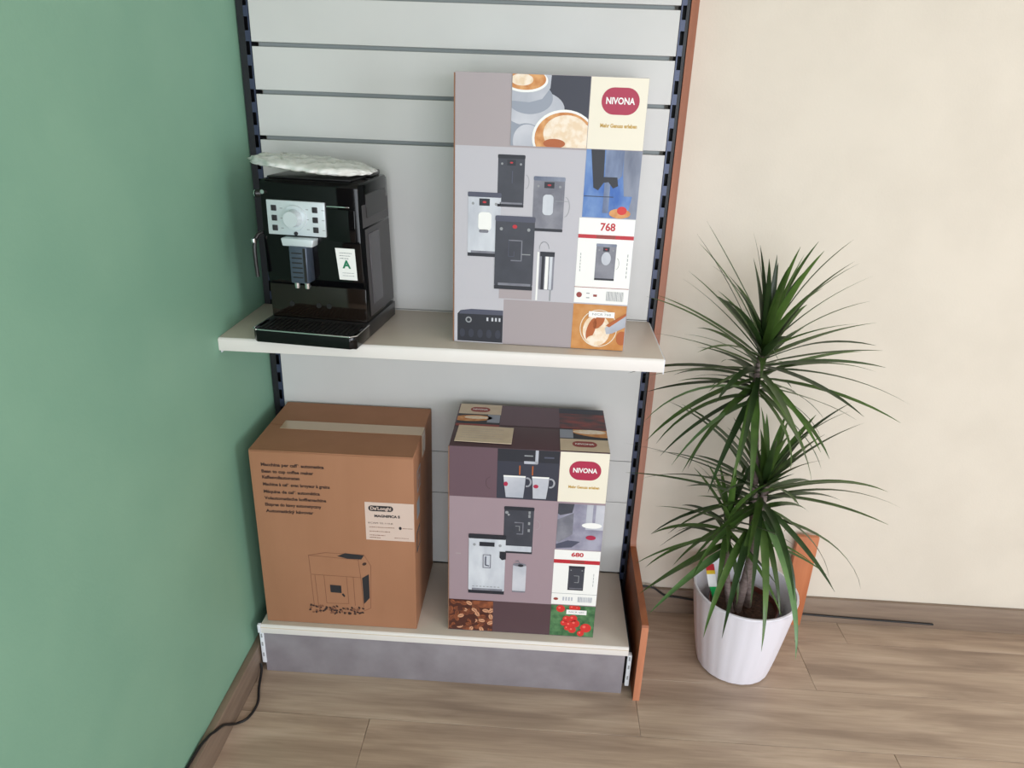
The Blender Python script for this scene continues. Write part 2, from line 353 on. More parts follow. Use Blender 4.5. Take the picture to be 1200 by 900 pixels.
# ------------------------------------------------------------------ flat print helper
def clip(poly, r):
    u0, v0, u1, v1 = r
    for ax, lim, sg in ((0, u0, 1), (0, u1, -1), (1, v0, 1), (1, v1, -1)):
        out = []
        for i in range(len(poly)):
            a, b = poly[i], poly[(i + 1) % len(poly)]
            da, db = (a[ax] - lim) * sg, (b[ax] - lim) * sg
            if da >= 0: out.append(a)
            if (da >= 0) != (db >= 0):
                t_ = da / (da - db); out.append((a[0] + (b[0] - a[0]) * t_, a[1] + (b[1] - a[1]) * t_))
        poly = out
        if len(poly) < 3: return []
    return poly
def text_tris(s, size, bold=0.0):
    c = bpy.data.curves.new('t', 'FONT'); c.body = s; c.size = size; c.align_x = 'CENTER'; c.align_y = 'CENTER'; c.offset = bold; c.resolution_u = 3
    o = bpy.data.objects.new('t', c); COL.objects.link(o); dg = bpy.context.evaluated_depsgraph_get()
    me = bpy.data.meshes.new_from_object(o.evaluated_get(dg))
    V = [v.co.copy() for v in me.vertices]; F = [list(p.vertices) for p in me.polygons]
    bpy.data.objects.remove(o); bpy.data.curves.remove(c); bpy.data.meshes.remove(me)
    xs = [v.x for v in V] or [0]
    return V, F, min(xs), max(xs)
class Pr:
    """flat printing on a face: origin o, axes u and v, pieces raised by fractions of a millimetre"""
    def __init__(s, o, u, v, clipr=None): s.o = Vector(o); s.u = Vector(u); s.v = Vector(v); s.n = s.u.cross(s.v); s.mb = MB(); s.c = clipr; s.base = 0.0004
    def pt(s, p, l): return s.o + s.u * p[0] + s.v * p[1] + s.n * (s.base + l * 0.00022)
    def poly(s, pts, k, l=0):
        if s.c: pts = clip(pts, s.c)
        if len(pts) >= 3: s.mb.face([s.pt(p, l) for p in pts], k)
        return s
    def rect(s, u0, v0, u1, v1, k, l=0): return s.poly([(u0, v0), (u1, v0), (u1, v1), (u0, v1)], k, l)
    def ell(s, cu, cv, ru, rv, k, l=0, n=36, a0=0, rot=0):
        cr, sr = math.cos(rot), math.sin(rot); P = []
        for i in range(n):
            a = i / n * 2 * PI; x, y = ru * math.cos(a), rv * math.sin(a); P.append((cu + x * cr - y * sr, cv + x * sr + y * cr))
        return s.poly(P, k, l)
    def rrect(s, u0, v0, u1, v1, r, k, l=0, n=8):
        P = []
        for cx, cy, a0 in ((u1 - r, v1 - r, 0), (u0 + r, v1 - r, 90), (u0 + r, v0 + r, 180), (u1 - r, v0 + r, 270)):
            for i in range(n + 1): a = R(a0 + 90 * i / n); P.append((cx + r * math.cos(a), cy + r * math.sin(a)))
        return s.poly(P, k, l)
    def line(s, pts, w, k, l=0):
        for a, b in zip(pts, pts[1:]):
            d = Vector((b[0] - a[0], b[1] - a[1])); 
            if d.length < 1e-6: continue
            d.normalize(); q = Vector((-d.y, d.x)) * w / 2; e = d * w * 0.3
            s.poly([(a[0] - e.x - q.x, a[1] - e.y - q.y), (b[0] + e.x - q.x, b[1] + e.y - q.y), (b[0] + e.x + q.x, b[1] + e.y + q.y), (a[0] - e.x + q.x, a[1] - e.y + q.y)], k, l)
        return s
    def arc(s, cu, cv, ru, rv, a0, a1, w, k, l=0, n=18): return s.line([(cu + ru * math.cos(R(a0 + (a1 - a0) * i / n)), cv + rv * math.sin(R(a0 + (a1 - a0) * i / n))) for i in range(n + 1)], w, k, l)
    def text(s, t_, cu, cv, size, k, l=0, width=None, left=False, bold=0.0):
        V, F, a, b = text_tris(t_, size, bold); sc = (width / (b - a)) if width else 1.0; off = -a * sc if left else -(a + b) / 2 * sc
        for f in F: s.mb.face([s.pt((cu + off + V[i].x * sc, cv + V[i].y), l) for i in f], k)
        return s
    def scribble(s, u0, v, w, h, k, l, rng):
        u = u0
        while u < u0 + w:
            d = rng.uniform(0.6, 2.2) * h; s.rect(u, v, min(u + d, u0 + w), v + h * rng.uniform(.7, 1.0), k, l); u += d + h * 0.45
    def build(s, name, parent, label=None):
        o = s.mb.build(name, parent, sharp=False)
        if label: o['label'] = label
        return o
def machine_pic(p, u0, v0, u1, v1, body, top, l, disp=True, spout='b'):
    w, h = u1 - u0, v1 - v0
    p.rrect(u0, v0 + h * .05, u1, v1, w * .05, body, l); p.rrect(u0 - w * .01, v1 - h * .07, u1 + w * .01, v1 + h * .005, w * .04, top, l + 1)
    p.rect(u0, v0, u1, v0 + h * .055, 'ink_dark', l + 1); p.rect(u0 + w * .1, v0 + h * .055, u1 - w * .05, v0 + h * .09, 'machine_mid', l + 1)
    if disp:
        p.rect(u0 + w * .34, v1 - h * .2, u0 + w * .66, v1 - h * .09, 'ink_dark', l + 1); p.ell(u0 + w * .5, v1 - h * .145, w * .06, h * .016, 'red', l + 2)
    for q in (.15, .85): p.ell(u0 + w * q, v1 - h * .17, w * .04, h * .022, 'grey_ink', l + 1)

rng = random.Random(11)
# ------------------------------------------------------------------ tall box on the middle shelf
BW, BD, BH = 0.381, 0.205, 0.560
big = tag(empty('coffee_machine_box', (0.4885 + BW / 2, -0.2315, Z1 + 0.0006), R(-2.0)), 'tall light grey printed coffee machine box standing on the middle shelf, right of the machine', 'box', 'printed coffee machine boxes')
bx = MB().box((-BW / 2, 0, 0), (BW / 2, BD, BH), 'silver_grey', bev=0.002); bx.build('carton', big)
MB().box((-BW / 2 - 0.0012, -0.0003, 0.001), (-BW / 2 + 0.0015, 0.004, BH - 0.002), 'cardboard_edge').build('folded_edge', big)
O = (-BW / 2, 0, 0); U = (1, 0, 0); V = (0, 0, 1)
def P(c=None): return Pr(O, U, V, c)
p = P(); p.rect(0.002, 0.422, 0.381, 0.5595, 'taupe'); p.rect(0.002, 0.001, 0.381, 0.104, 'taupe_low'); p.rect(0.002, 0.104, 0.381, 0.422, 'silver_grey'); p.rect(0.002, 0.0005, 0.111, 0.104, 'silver_grey', 1)
p.build('front_print', big)
p = P((0.115, 0.4255, 0.268, 0.559)); r = (0.115, 0.4255, 0.268, 0.559)
p.rect(*r, 'navy', 2); p.ell(0.150, 0.478, 0.072, 0.036, 'china_shade', 3, rot=-.1); p.ell(0.158, 0.497, 0.062, 0.034, 'china', 4); p.ell(0.150, 0.516, 0.046, 0.03, 'china_shade', 5)
p.poly([(0.115, .565), (.192, .565), (.19, .535), (.175, .515), (.150, .508), (.115, .51)], 'china', 6)
p.ell(0.140, 0.548, 0.045, 0.022, 'white', 7); p.ell(0.140, 0.550, 0.041, 0.0195, 'crema', 8); p.ell(0.134, 0.549, 0.022, 0.011, 'milk_foam', 9)
p.ell(0.150, 0.425, 0.040, 0.045, 'china_shade', 6, rot=.5); p.ell(0.153, 0.43, 0.032, 0.038, 'china', 7, rot=.5)
p.ell(0.222, 0.443, 0.064, 0.054, 'white', 8); p.ell(0.223, 0.442, 0.060, 0.050, 'crema', 9); p.ell(0.226, 0.452, 0.046, 0.035, 'milk_foam', 10)
p.ell(0.252, 0.444, 0.028, 0.030, 'milk_foam', 11); p.ell(0.203, 0.4325, 0.022, 0.009, 'rust', 11)
p.build('cappuccino_picture', big)
def logo_card(p, u0, v0, u1, v1, bu, bv, bw, bh, back='cream', col='logo_red', txt=True, slog=None):
    p.rect(u0, v0, u1, v1, back, 2); p.rrect(bu - bw / 2, bv - bh / 2, bu + bw / 2, bv + bh / 2, bh * .49, col, 3)
    if txt: p.text('NIVONA', bu, bv, bh * .34, 'white', 4, width=bw * .76, bold=bh * .01)
    if slog: p.text(slog, bu, v0 + (bv - bh / 2 - v0) * .68, bh * .2, 'gold', 3, width=bw * .98, bold=bh * .008)
p = P(); logo_card(p, 0.269, 0.4255, 0.3805, 0.559, 0.3285, 0.516, 0.074, 0.050, slog='Mehr Genuss erleben'); p.build('logo_card', big)
p = P((0.269, 0.290, 0.3805, 0.4245)); r = p.c
p.rect(*r, 'blue', 2); p.poly([(.278, .43), (.306, .43), (.308, .36), (.298, .345), (.288, .35)], 'ink_dark', 4); p.poly([(.308, .43), (.346, .43), (.344, .375), (.334, .365), (.31, .372)], 'blue_pale', 4)
p.poly([(.345, .43), (.385, .43), (.385, .285), (.362, .285), (.352, .33), (.346, .38)], 'slate', 3); p.poly([(.30, .372), (.335, .372), (.338, .355), (.328, .35), (.318, .362), (.304, .36)], 'ink_dark', 5)
p.rect(.27, .332, .33, .3335, 'navy', 5); p.poly([(.332, .335), (.368, .335), (.362, .30), (.336, .30)], 'blue', 5); p.ell(.346, .300, .022, .010, 'crema', 6); p.ell(.350, .306, .010, .0085, 'berry', 7)
p.rect(.31, .30, .322, .37, 'blue_pale', 4)
p.build('pouring_picture', big)
p = P(); p.rect(0.264, 0.1065, 0.3800, 0.2885, 'white', 2); p.text('768', 0.3245, 0.2705, 0.022, 'red', 3, width=.031, bold=.0006)
p.rect(0.264, 0.2465, 0.3800, 0.2545, 'red', 3); p.rect(.302, .247, .342, .254, 'logo_dull', 4); machine_pic(p, .304, .158, .346, .236, 'machine_mid', 'slate', 3); p.ell(.326, .205, .010, .014, 'machine_silver', 6)
p.arc(.348, .195, .006, .012, -80, 80, .0008, 'grey_ink', 4)
p.rect(.263, .1405, .3795, .1418, 'logo_dull', 3); p.ell(.2745, .124, .006, .006, 'logo_dull', 3); p.rect(.29, .127, .297, .129, 'grey_ink', 3); p.rect(.29, .117, .297, .119, 'grey_ink', 3); p.rect(.305, .121, .313, .126, 'logo_dull', 3)
u = .333
while u < .370: ww = rng.uniform(.0006, .0018); p.rect(u, .113, u + ww, .134, 'grey_ink', 3); u += ww + .0012
for s_ in range(6): p.rect(.3705 + .0, .165 + s_ * .009, .372, .171 + s_ * .009, 'grey_ink', 3); p.rect(.2715, .175 + s_ * .007, .2728, .18 + s_ * .007, 'grey_ink', 3)
p.build('product_label', big)
p = P((0.264, 0.001, 0.3795, 0.1035)); p.rect(*p.c, 'amber', 2)
p.arc(.322, .05, .040, .042, 0, 360, .0016, 'cream', 3, 30); p.ell(.318, .045, .030, .036, 'milk_foam', 3); p.ell(.306, .048, .009, .026, 'rust', 4, rot=-.25); p.ell(.322, .066, .010, .018, 'rust', 4, rot=-.5)
p.ell(.318, .024, .020, .010, 'milk_foam', 5); p.ell(.332, .045, .012, .022, 'milk_foam', 4, rot=-.7); p.poly([(.336, .052), (.380, .082), (.380, .056), (.352, .040), (.340, .038)], 'china', 6); p.poly([(.338, .058), (.345, .064), (.380, .088), (.380, .082), (.345, .054)], 'rust', 7)
p.ell(.374, .03, .012, .016, 'rust', 4)
p.rect(.2985, .0755, .3545, .0885, 'white', 8); p.text('NICR 768', .3265, .082, .007, 'grey_ink', 9, width=.04)
p.build('latte_picture', big)
p = P(); machine_pic(p, .091, .303, .146, .407, 'machine_dark', 'ink_dark', 2); p.line([(.121, .375), (.121, .352)], .002, 'navy_light', 6); p.arc(.148, .355, .008, .014, -80, 80, .0008, 'grey_ink', 3); p.build('machine_picture', big)
p = P(); machine_pic(p, .030, .196, .099, .330, 'machine_silver', 'navy_light', 3); p.rrect(.052, .252, .080, .290, .008, 'white', 6); p.rrect(.054, .247, .074, .254, .003, 'machine_mid', 6); p.build('machine_picture', big)
p = P(); machine_pic(p, .166, .256, .230, .367, 'machine_mid', 'slate', 3); p.rrect(.186, .29, .208, .332, .008, 'machine_silver', 6); p.arc(.232, .308, .010, .020, -85, 85, .0009, 'grey_ink', 4); p.rect(.212, .319, .238, .320, 'grey_ink', 6); p.build('machine_picture', big)
p = P(); machine_pic(p, .089, .127, .172, .284, 'machine_dark', 'navy_light', 7, disp=False); p.ell(.130, .263, .005, .004, 'red', 10)
p.line([(.118, .234), (.146, .234), (.146, .191), (.124, .191)], .0022, 'machine_mid', 10); p.line([(.118, .234), (.118, .2), (.13, .2), (.13, .21)], .0012, 'navy_light', 10); p.rect(.146, .204, .165, .206, 'grey_ink', 10); p.rect(.10, .106, .172, .127, 'taupe', 3)
p.build('machine_picture', big)
p = P(); p.rrect(.186, .130, .217, .213, .003, 'machine_mid', 3); p.rect(.186, .203, .217, .213, 'ink_dark', 4); p.rect(.190, .131, .196, .203, 'ink_dark', 4); p.rect(.198, .131, .205, .203, 'white', 4); p.rect(.207, .131, .213, .203, 'machine_silver', 4)
p.arc(.194, .22, .010, .014, 0, 190, .0012, 'grey_ink', 3); p.rect(.180, .106, .184, .212, 'white', 2); p.rect(.21, .106, .213, .13, 'grey_ink', 2); p.build('milk_container_picture', big)
p = P(); p.poly([(.009, .003), (.1105, .003), (.1105, .074), (.016, .074), (.009, .066)], 'ink_dark', 2); p.poly([(.013, .066), (.1105, .067), (.1105, .078), (.04, .078), (.016, .074)], 'navy_light', 3)
p.ell(.034, .053, .007, .007, 'grey_ink', 3); p.ell(.034, .053, .004, .004, 'ink_dark', 4)
for q in (.074, .085, .093, .101): p.rect(q, .052, q + .004, .060, 'china', 3)
for q in (.02, .04, .06, .08, .1): p.ell(q, .022, .006, .010, 'navy', 3)
p.build('panel_picture', big)

# ------------------------------------------------------------------ purple box on the bottom shelf
QW, QD, QH = 0.373, 0.240, 0.533
low = tag(empty('coffee_machine_box', (0.4855 + QW / 2, -0.279, Z2 + 0.0006), R(0.3)), 'plum and mauve printed box on the bottom shelf, right of the brown carton', 'box', 'printed coffee machine boxes')
MB().box((-QW / 2, 0, 0), (QW / 2, QD, QH), 'plum_dark', bev=0.002).build('carton', low)
MB().box((-QW / 2 - 0.001, -0.0003, 0.001), (-QW / 2 + 0.0012, 0.004, QH - 0.002), 'cardboard_edge').build('folded_edge', low)
O = (-QW / 2, 0, 0)
p = P(); p.rect(.0015, .399, .373, .532, 'plum'); p.rect(.0015, .098, .373, .399, 'mauve'); p.rect(.0015, .001, .373, .098, 'plum_dark'); p.arc(.1, .44, .012, .016, 100, 260, .0012, 'plum_dark', 1)
p.arc(.211, .33, .010, .013, -90, 100, .001, 'taupe', 1); p.rect(.018, .236, .030, .238, 'taupe', 1); p.build('front_print', low)
p = P((.114, .400, .2575, .5315)); p.rect(*p.c, 'navy', 2); p.rect(.114, .50, .2575, .5315, 'ink_dark', 3); p.line([(.178, .499), (.205, .499), (.205, .532)], .007, 'china', 4); p.rect(.176, .515, .196, .518, 'grey_ink', 4); p.rect(.222, .512, .245, .516, 'navy_light', 4)
for q in (.165, .195): p.rect(q, .466, q + .003, .49, 'rust', 4)
for (a, b_, c_, d_) in ((.129, .181, .136, .177), (.196, .236, .200, .231)):
    p.poly([(a, .463), (b_, .463), (b_ - .001, .44), (d_, .404), (c_, .404), (a + .002, .44)], 'china', 5); p.arc(b_ + .004, .447, .0085, .011, -100, 100, .004, 'china', 5, 12)
    p.rect(a, .459, b_, .463, 'white', 6)
p.ell(.135, .440, .005, .006, 'logo_red', 7); p.ell(.206, .437, .006, .005, 'logo_red', 7)
p.build('cups_picture', low)
p = P(); logo_card(p, .259, .3995, .3725, .532, .3185, .485, .074, .050, slog='Mehr Genuss erleben'); p.build('logo_card', low)
p = P((.262, .266, .3725, .3945)); p.rect(*p.c, 'photo_grey', 2); p.poly([(.262, .395), (.30, .395), (.296, .37), (.268, .362), (.262, .366)], 'machine_dark', 3); p.poly([(.262, .35), (.30, .37), (.30, .31), (.268, .285), (.262, .29)], 'machine_mid', 3)
p.rect(.330, .325, .3725, .395, 'china', 3); p.rect(.345, .345, .352, .395, 'photo_grey', 4); p.ell(.345, .337, .024, .008, 'white', 5); p.poly([(.262, .28), (.29, .292), (.32, .29), (.30, .272), (.262, .268)], 'navy_light', 3); p.ell(.345, .303, .012, .0065, 'logo_red', 6)
p.build('kitchen_picture', low)
p = P(); p.rect(.260, .1005, .3725, .264, 'white', 2); p.text('680', .3165, .251, .016, 'red', 3, width=.03, bold=.0006); p.rect(.260, .225, .3725, .236, 'red', 3); p.rect(.30, .227, .335, .234, 'logo_dull', 4); machine_pic(p, .298, .146, .337, .218, 'machine_dark', 'ink_dark', 3, disp=False)
p.line([(.312, .19), (.324, .19), (.324, .17), (.314, .17)], .0015, 'grey_ink', 6); p.rect(.26, .134, .3725, .135, 'grey_ink', 3); p.ell(.271, .117, .006, .004, 'logo_dull', 3)
for s_ in range(4): p.rect(.288 + s_ * .007, .113, .292 + s_ * .007, .124, 'china', 3); p.rect(.36, .16 + s_ * .01, .3612, .168 + s_ * .01, 'grey_ink', 3)
u = .326
while u < .362: ww = rng.uniform(.0006, .0018); p.rect(u, .110, u + ww, .126, 'china_shade', 3); u += ww + .0013
p.build('product_label', low)
p = P((.261, .002, .3725, .098)); p.rect(*p.c, 'leaf_print', 2)
for (a, b_, c_) in ((.285, .087, .011), (.315, .092, .009), (.328, .091, .007), (.302, .056, .010), (.318, .058, .011), (.296, .043, .009), (.310, .038, .010), (.324, .042, .012), (.318, .022, .010), (.352, .030, .014), (.340, .012, .009), (.305, .028, .008)):
    p.ell(a, b_, c_, c_, 'berry', 3 + (int(a * 1000) % 3), 18); p.ell(a - c_ * .3, b_ + c_ * .3, c_ * .3, c_ * .3, 'berry_light', 7, 10)
p.rect(.300, .072, .351, .086, 'white', 9); p.text('NICR 680', .3255, .079, .007, 'grey_ink', 10, width=.038)
p.build('berries_picture', low)
p = P((.0015, .003, .1135, .0975)); p.rect(*p.c, 'bean_dark', 2)
for i in range(95):
    a, b_ = rng.uniform(.002, .113), rng.uniform(.004, .096)
    if a > .06 and b_ > .075: continue
    q = rng.uniform(0, PI); k = rng.choice(['bean', 'bean', 'bean', 'bean_light', 'bean_dark']); p.ell(a, b_, .0085, .0055, k, 3 + i * .05, 12, rot=q); p.line([(a - .006 * math.cos(q), b_ - .006 * math.sin(q)), (a + .006 * math.cos(q), b_ + .006 * math.sin(q))], .0012, 'bean_dark', 3.02 + i * .05)
p.rect(.06, .076, .1135, .0975, 'bean', 8.5); p.build('beans_picture', low)
p = P(); machine_pic(p, .134, .246, .205, .378, 'machine_dark', 'ink_dark', 2, disp=False); p.rect(.138, .252, .203, .268, 'machine_silver', 6); p.line([(.160, .335), (.180, .335), (.180, .303), (.166, .303)], .0028, 'machine_mid', 6); p.line([(.162, .325), (.172, .325), (.172, .312)], .0016, 'grey_ink', 6)
for q in (.31, .33, .35, .36): p.rect(.192, q, .197, q + .008, 'grey_ink', 6)
p.ell(.14, .362, .004, .004, 'grey_ink', 6); p.build('machine_picture', low)
p = P(); machine_pic(p, .050, .121, .140, .296, 'machine_silver', 'ink_dark', 7, disp=False); p.rect(.076, .263, .113, .275, 'ink_dark', 11); p.line([(.086, .238), (.104, .238), (.104, .2), (.086, .2), (.086, .238)], .0022, 'machine_mid', 11); p.line([(.092, .232), (.092, .208), (.1, .206)], .003, 'navy_light', 12); p.poly([(.126, .25), (.142, .25), (.142, .228), (.132, .225), (.126, .232)], 'ink_dark', 12)
for q in range(8): p.rect(.06 + q * .009, .142, .065 + q * .009, .144, 'grey_ink', 11)
p.build('machine_picture', low)
p = P(); p.rrect(.160, .132, .193, .212, .005, 'china', 3); p.rect(.160, .13, .193, .134, 'machine_mid', 4); p.ell(.176, .213, .0165, .005, 'machine_mid', 4); p.ell(.179, .211, .007, .004, 'ink_dark', 5); p.line([(.18, .21), (.172, .225), (.166, .222)], .0018, 'machine_mid', 4); p.build('milk_container_picture', low)
# top of the purple box
Ot = (-QW / 2, 0, QH)
def PT(c=None): return Pr(Ot, (1, 0, 0), (0, 1, 0), c)
p = PT(); p.rect(.0, .1185, .373, .1200, 'plum_dark', 0); p.rect(0, .12, .373, .239, 'plum', 1); p.build('top_print', low)
p = PT(); logo_card(p, .258, .002, .372, .064, .3155, .038, .058, .030, back='card_cream', col='logo_dull', txt=True); p.rect(.258, .064, .372, .118, 'ink_dark', 2); p.rect(.258, .068, .29, .114, 'china_shade', 3)
pp = PT((.29, .066, .372, .116)); pp.mb = p.mb; pp.ell(.345, .10, .062, .022, 'crema', 4, rot=-.15); pp.ell(.33, .104, .04, .012, 'milk_foam', 5); p.rect(.258, .1205, .371, .239, 'photo_red', 2); p.rect(.258, .208, .371, .239, 'navy', 3)
p.build('logo_flap', low)
p = PT(); logo_card(p, .003, .178, .110, .239, .056, .206, .05, .030, back='card_cream', col='logo_dull', txt=True); p.rect(.003, .120, .110, .178, 'ink_dark', 2)
pp = PT((.003, .122, .110, .176)); pp.mb = p.mb; pp.ell(.04, .152, .05, .018, 'crema', 4, rot=.1); pp.ell(.05, .156, .03, .009, 'milk_foam', 5); pp.rect(.078, .13, .109, .176, 'china_shade', 4); p.rect(.003, .106, .110, .1200, 'logo_dull', 2)
p.build('logo_flap', low)
# delivery note lying on top
dn = MB().box((-0.067, -0.043, 0), (0.067, 0.043, 0.0016), 'card_cream', bev=0.0004, seg=1)
q = Pr((-0.067, -0.043, 0.0016), (1, 0, 0), (0, 1, 0)); q.base = .0002; q.mb = dn
for i in range(5): q.scribble(.012, .02 + i * .012, .10 - .02 * (i % 2), .0016, 'taupe', 0, rng)
o = dn.build('cream_card'); o.location = (0.4855 + 0.078, -0.279 + 0.058, Z2 + QH + 0.0036); o.rotation_euler = (0, 0, R(-1))
tag(o, 'small cream paper card lying on top of the plum printed box', 'card')

# ------------------------------------------------------------------ brown carton
CW, CD, CH = 0.390, 0.281, 0.499
car = tag(empty('cardboard_carton', (0.0145 + CW / 2, -0.290, Z2 + 0.0006), R(0.3)), 'plain brown cardboard carton with white shipping label on the bottom shelf', 'carton')
MB().box((-CW / 2, 0, 0), (CW / 2, CD, CH - 0.003), 'cardboard', bev=0.003).build('carton_body', car)
MB().box((-CW / 2 + 0.0004, 0.0006, CH - 0.0034), (CW / 2 - 0.0004, CD / 2 - 0.0008, CH), 'cardboard', bev=0.0012, seg=1).build('top_flap', car)
MB().box((-CW / 2 + 0.0004, CD / 2 + 0.0008, CH - 0.0034), (CW / 2 - 0.0004, CD - 0.0006, CH), 'cardboard', bev=0.0012, seg=1).build('top_flap', car)
tp = MB(); tp.box((-CW / 2 + 0.035, CD / 2 - 0.022, CH + 0.0001), (CW / 2 + 0.0005, CD / 2 + 0.024, CH + 0.0006), 'tape'); tp.box((CW / 2 + 0.0001, CD / 2 - 0.022, CH - 0.06), (CW / 2 + 0.0007, CD / 2 + 0.024, CH + 0.0006), 'tape')
tag(tp.build('packing_tape', car), 'strip of glossy pale packing tape along the seam')
O = (-CW / 2, 0, 0)
p = P()
for i, (tx, v, w_) in enumerate((('Macchina per caffè automatica', .4615, .150), ('Bean to cup coffee maker', .4435, .124), ('Kaffeevollautomaten', .4275, .09), ('Machine à café avec broyeur à grains', .4085, .161), ('Máquina de café automática', .3885, .136), ('Volautomatische koffiemachine', .3705, .150), ('Ekspres do kawy automatyczny', .3525, .137), ('Automatický kávovar', .3345, .117))):
    p.text(tx, .0275, v, .0115, 'ink_brown', 0, width=w_, left=True, bold=.0005)
p.build('printed_text', car)
p = P(); p.rect(.270, .268, .3885, .3745, 'label_paper', 0)
p.rrect(.2785, .350, .3385, .3655, .0075, 'ink_black', 1); p.text("De'Longhi", .3085, .3577, .0125, 'label_paper', 2, width=.05, bold=.0003); p.text('MAGNIFICA S', .3235, .3365, .0095, 'ink_black', 1, width=.062, bold=.0005); p.text('ECAM 22.110.B', .307, .3165, .006, 'ink_brown', 1, width=.06)
for i, v in enumerate((.304, .292, .281, .274)): p.scribble(.279, v, .062 - .012 * i, .0022, 'ink_faint', 1, rng)
p.ell(.3545, .305, .0035, .0045, 'ink_black', 1); p.scribble(.360, .304, .025, .0018, 'ink_faint', 1, rng); p.scribble(.34, .276, .035, .0016, 'ink_faint', 1, rng)
p.build('shipping_label', car, 'white printed shipping label')
p = P(); k = 'ink_faint'; w_ = .0013
p.line([(.123, .212), (.127, .06)], w_, k); p.line([(.123, .212), (.165, .222), (.262, .222)], w_, k); p.line([(.127, .155), (.251, .153)], w_, k); p.line([(.251, .153), (.255, .062)], w_, k); p.line([(.247, .206), (.251, .153)], w_, k); p.line([(.262, .222), (.278, .19), (.273, .06), (.255, .05)], w_, k); p.line([(.123, .212), (.247, .206), (.262, .222)], w_, k)
p.line([(.135, .153), (.138, .062)], w_, k); p.line([(.158, .153), (.16, .068)], w_, k); p.line([(.215, .153), (.217, .07)], w_, k); p.line([(.232, .153), (.233, .065)], w_, k); p.line([(.16, .068), (.217, .07)], w_, k)
p.poly([(.195, .214), (.215, .224), (.262, .2205), (.255, .208), (.22, .208)], 'ink_black', 1); p.poly([(.172, .103), (.2, .102), (.2, .125), (.1715, .126)], 'ink_black', 1); p.poly([(.2, .098), (.206, .09), (.209, .094), (.204, .102)], 'ink_black', 1)
p.poly([(.2545, .152), (.272, .165), (.2715, .092), (.256, .072)], 'ink_black', 1); p.ell(.262, .195, .006, .004, 'ink_brown', 1, rot=.6)
for i in range(70):
    a, b_ = .114 + rng.random() * .148, .036 + rng.random() * .024; p.ell(a, b_ , .004, .0028, rng.choice(['ink_faint', 'ink_brown']), 1 + i * .01, 8, rot=rng.uniform(0, 3))
p.build('machine_drawing', car)
ps = Pr((CW / 2, 0, 0), (0, 1, 0), (0, 0, 1))
ps.rrect(.04, .38, .09, .44, .004, 'grey_ink'); ps.rect(.046, .386, .084, .434, 'cardboard', 1); ps.poly([(.065, .43), (.055, .41), (.075, .41)], 'grey_ink', 2); ps.rect(.062, .39, .068, .41, 'grey_ink', 2)
ps.rrect(.02, .22, .07, .28, .004, 'tank_grey'); ps.rect(.028, .228, .062, .272, 'cardboard', 1); ps.rrect(.03, .31, .07, .36, .003, 'grey_ink')
ps.build('side_symbols', car)

# ------------------------------------------------------------------ coffee machine on the middle shelf
cm = tag(empty('coffee_machine', (0.058, -0.303, Z1), R(-6)), 'glossy black bean to cup coffee machine with silver control panel on the middle shelf', 'coffee machine')
cm.location = (0.0580, -0.303, Z1)
def tw(co):   # the body narrows slightly towards the top
    f = max(0, (co.z - 0.03) / 0.31); cxm = 0.117; return Vector((cxm + (co.x - cxm) * (1 - 0.045 * f) - 0.004 * f, co.y, co.z))
b_ = MB().prism([(0.097, 0.036), (0.285, 0.036), (0.283, 0.330), (0.27, 0.340), (0.098, 0.338), (0.089, 0.330), (0.086, 0.215), (0.090, 0.130), (0.094, 0.118), (0.097, 0.112)], 0.004, 0.231, 'gloss_black', bev=0.003, tx=tw)
b_.build('body', cm)
f_ = MB(); f_.box((0.006, 0.0935, 0.037), (0.229, 0.0975, 0.112), 'gloss_reflection', bev=0.001)  # lower front carries the painted brown reflection
for x in (0.055, 0.118, 0.142): f_.cyl((x, 0.0937, 0.068), (x, 0.0925, 0.068), 0.006, 'rubber', 14)
f_.build('recess_panel', cm)
MB().prism([(0.012, 0.001), (0.285, 0.001), (0.287, 0.036), (0.09, 0.036), (0.012, 0.008)], 0.003, 0.233, 'satin_black', bev=0.002).build('base', cm)
tr = MB(); pr_ = [(0.0, 0.012), (0.012, 0.0), (0.223, 0.0), (0.235, 0.012), (0.235, 0.093), (0.0, 0.093)]
tr.prism(pr_, 0.004, 0.031, 'gloss_black', bev=0.002, axis='z'); tro = tr.build('drip_tray', cm)
rm = MB(); 
for (a0, a1, b0, b1) in ((0.012, 0.223, -0.0004, 0.003), (0.232, 0.2353, 0.012, 0.093), (-0.0003, 0.003, 0.012, 0.093)): rm.box((a0, b0, 0.0305), (a1, b1, 0.0335), 'chrome', bev=0.0006, seg=1)
for s_ in ((0.0, 0.012, 0.012, 0.0), (0.223, 0.0, 0.235, 0.012)): rm.tube([(s_[0], s_[1], .032), (s_[2], s_[3], .032)], 0.0016, 'chrome', 6)
rm.build('tray_rim', tro)
gr = MB(); gr.box((0.01, 0.008, 0.0308), (0.225, 0.089, 0.0318), 'rubber')
for i in range(20): gr.box((0.014 + i * 0.0107, 0.010, 0.0318), (0.020 + i * 0.0107, 0.087, 0.034), 'satin_black')
gr.build('drip_grille', tro)
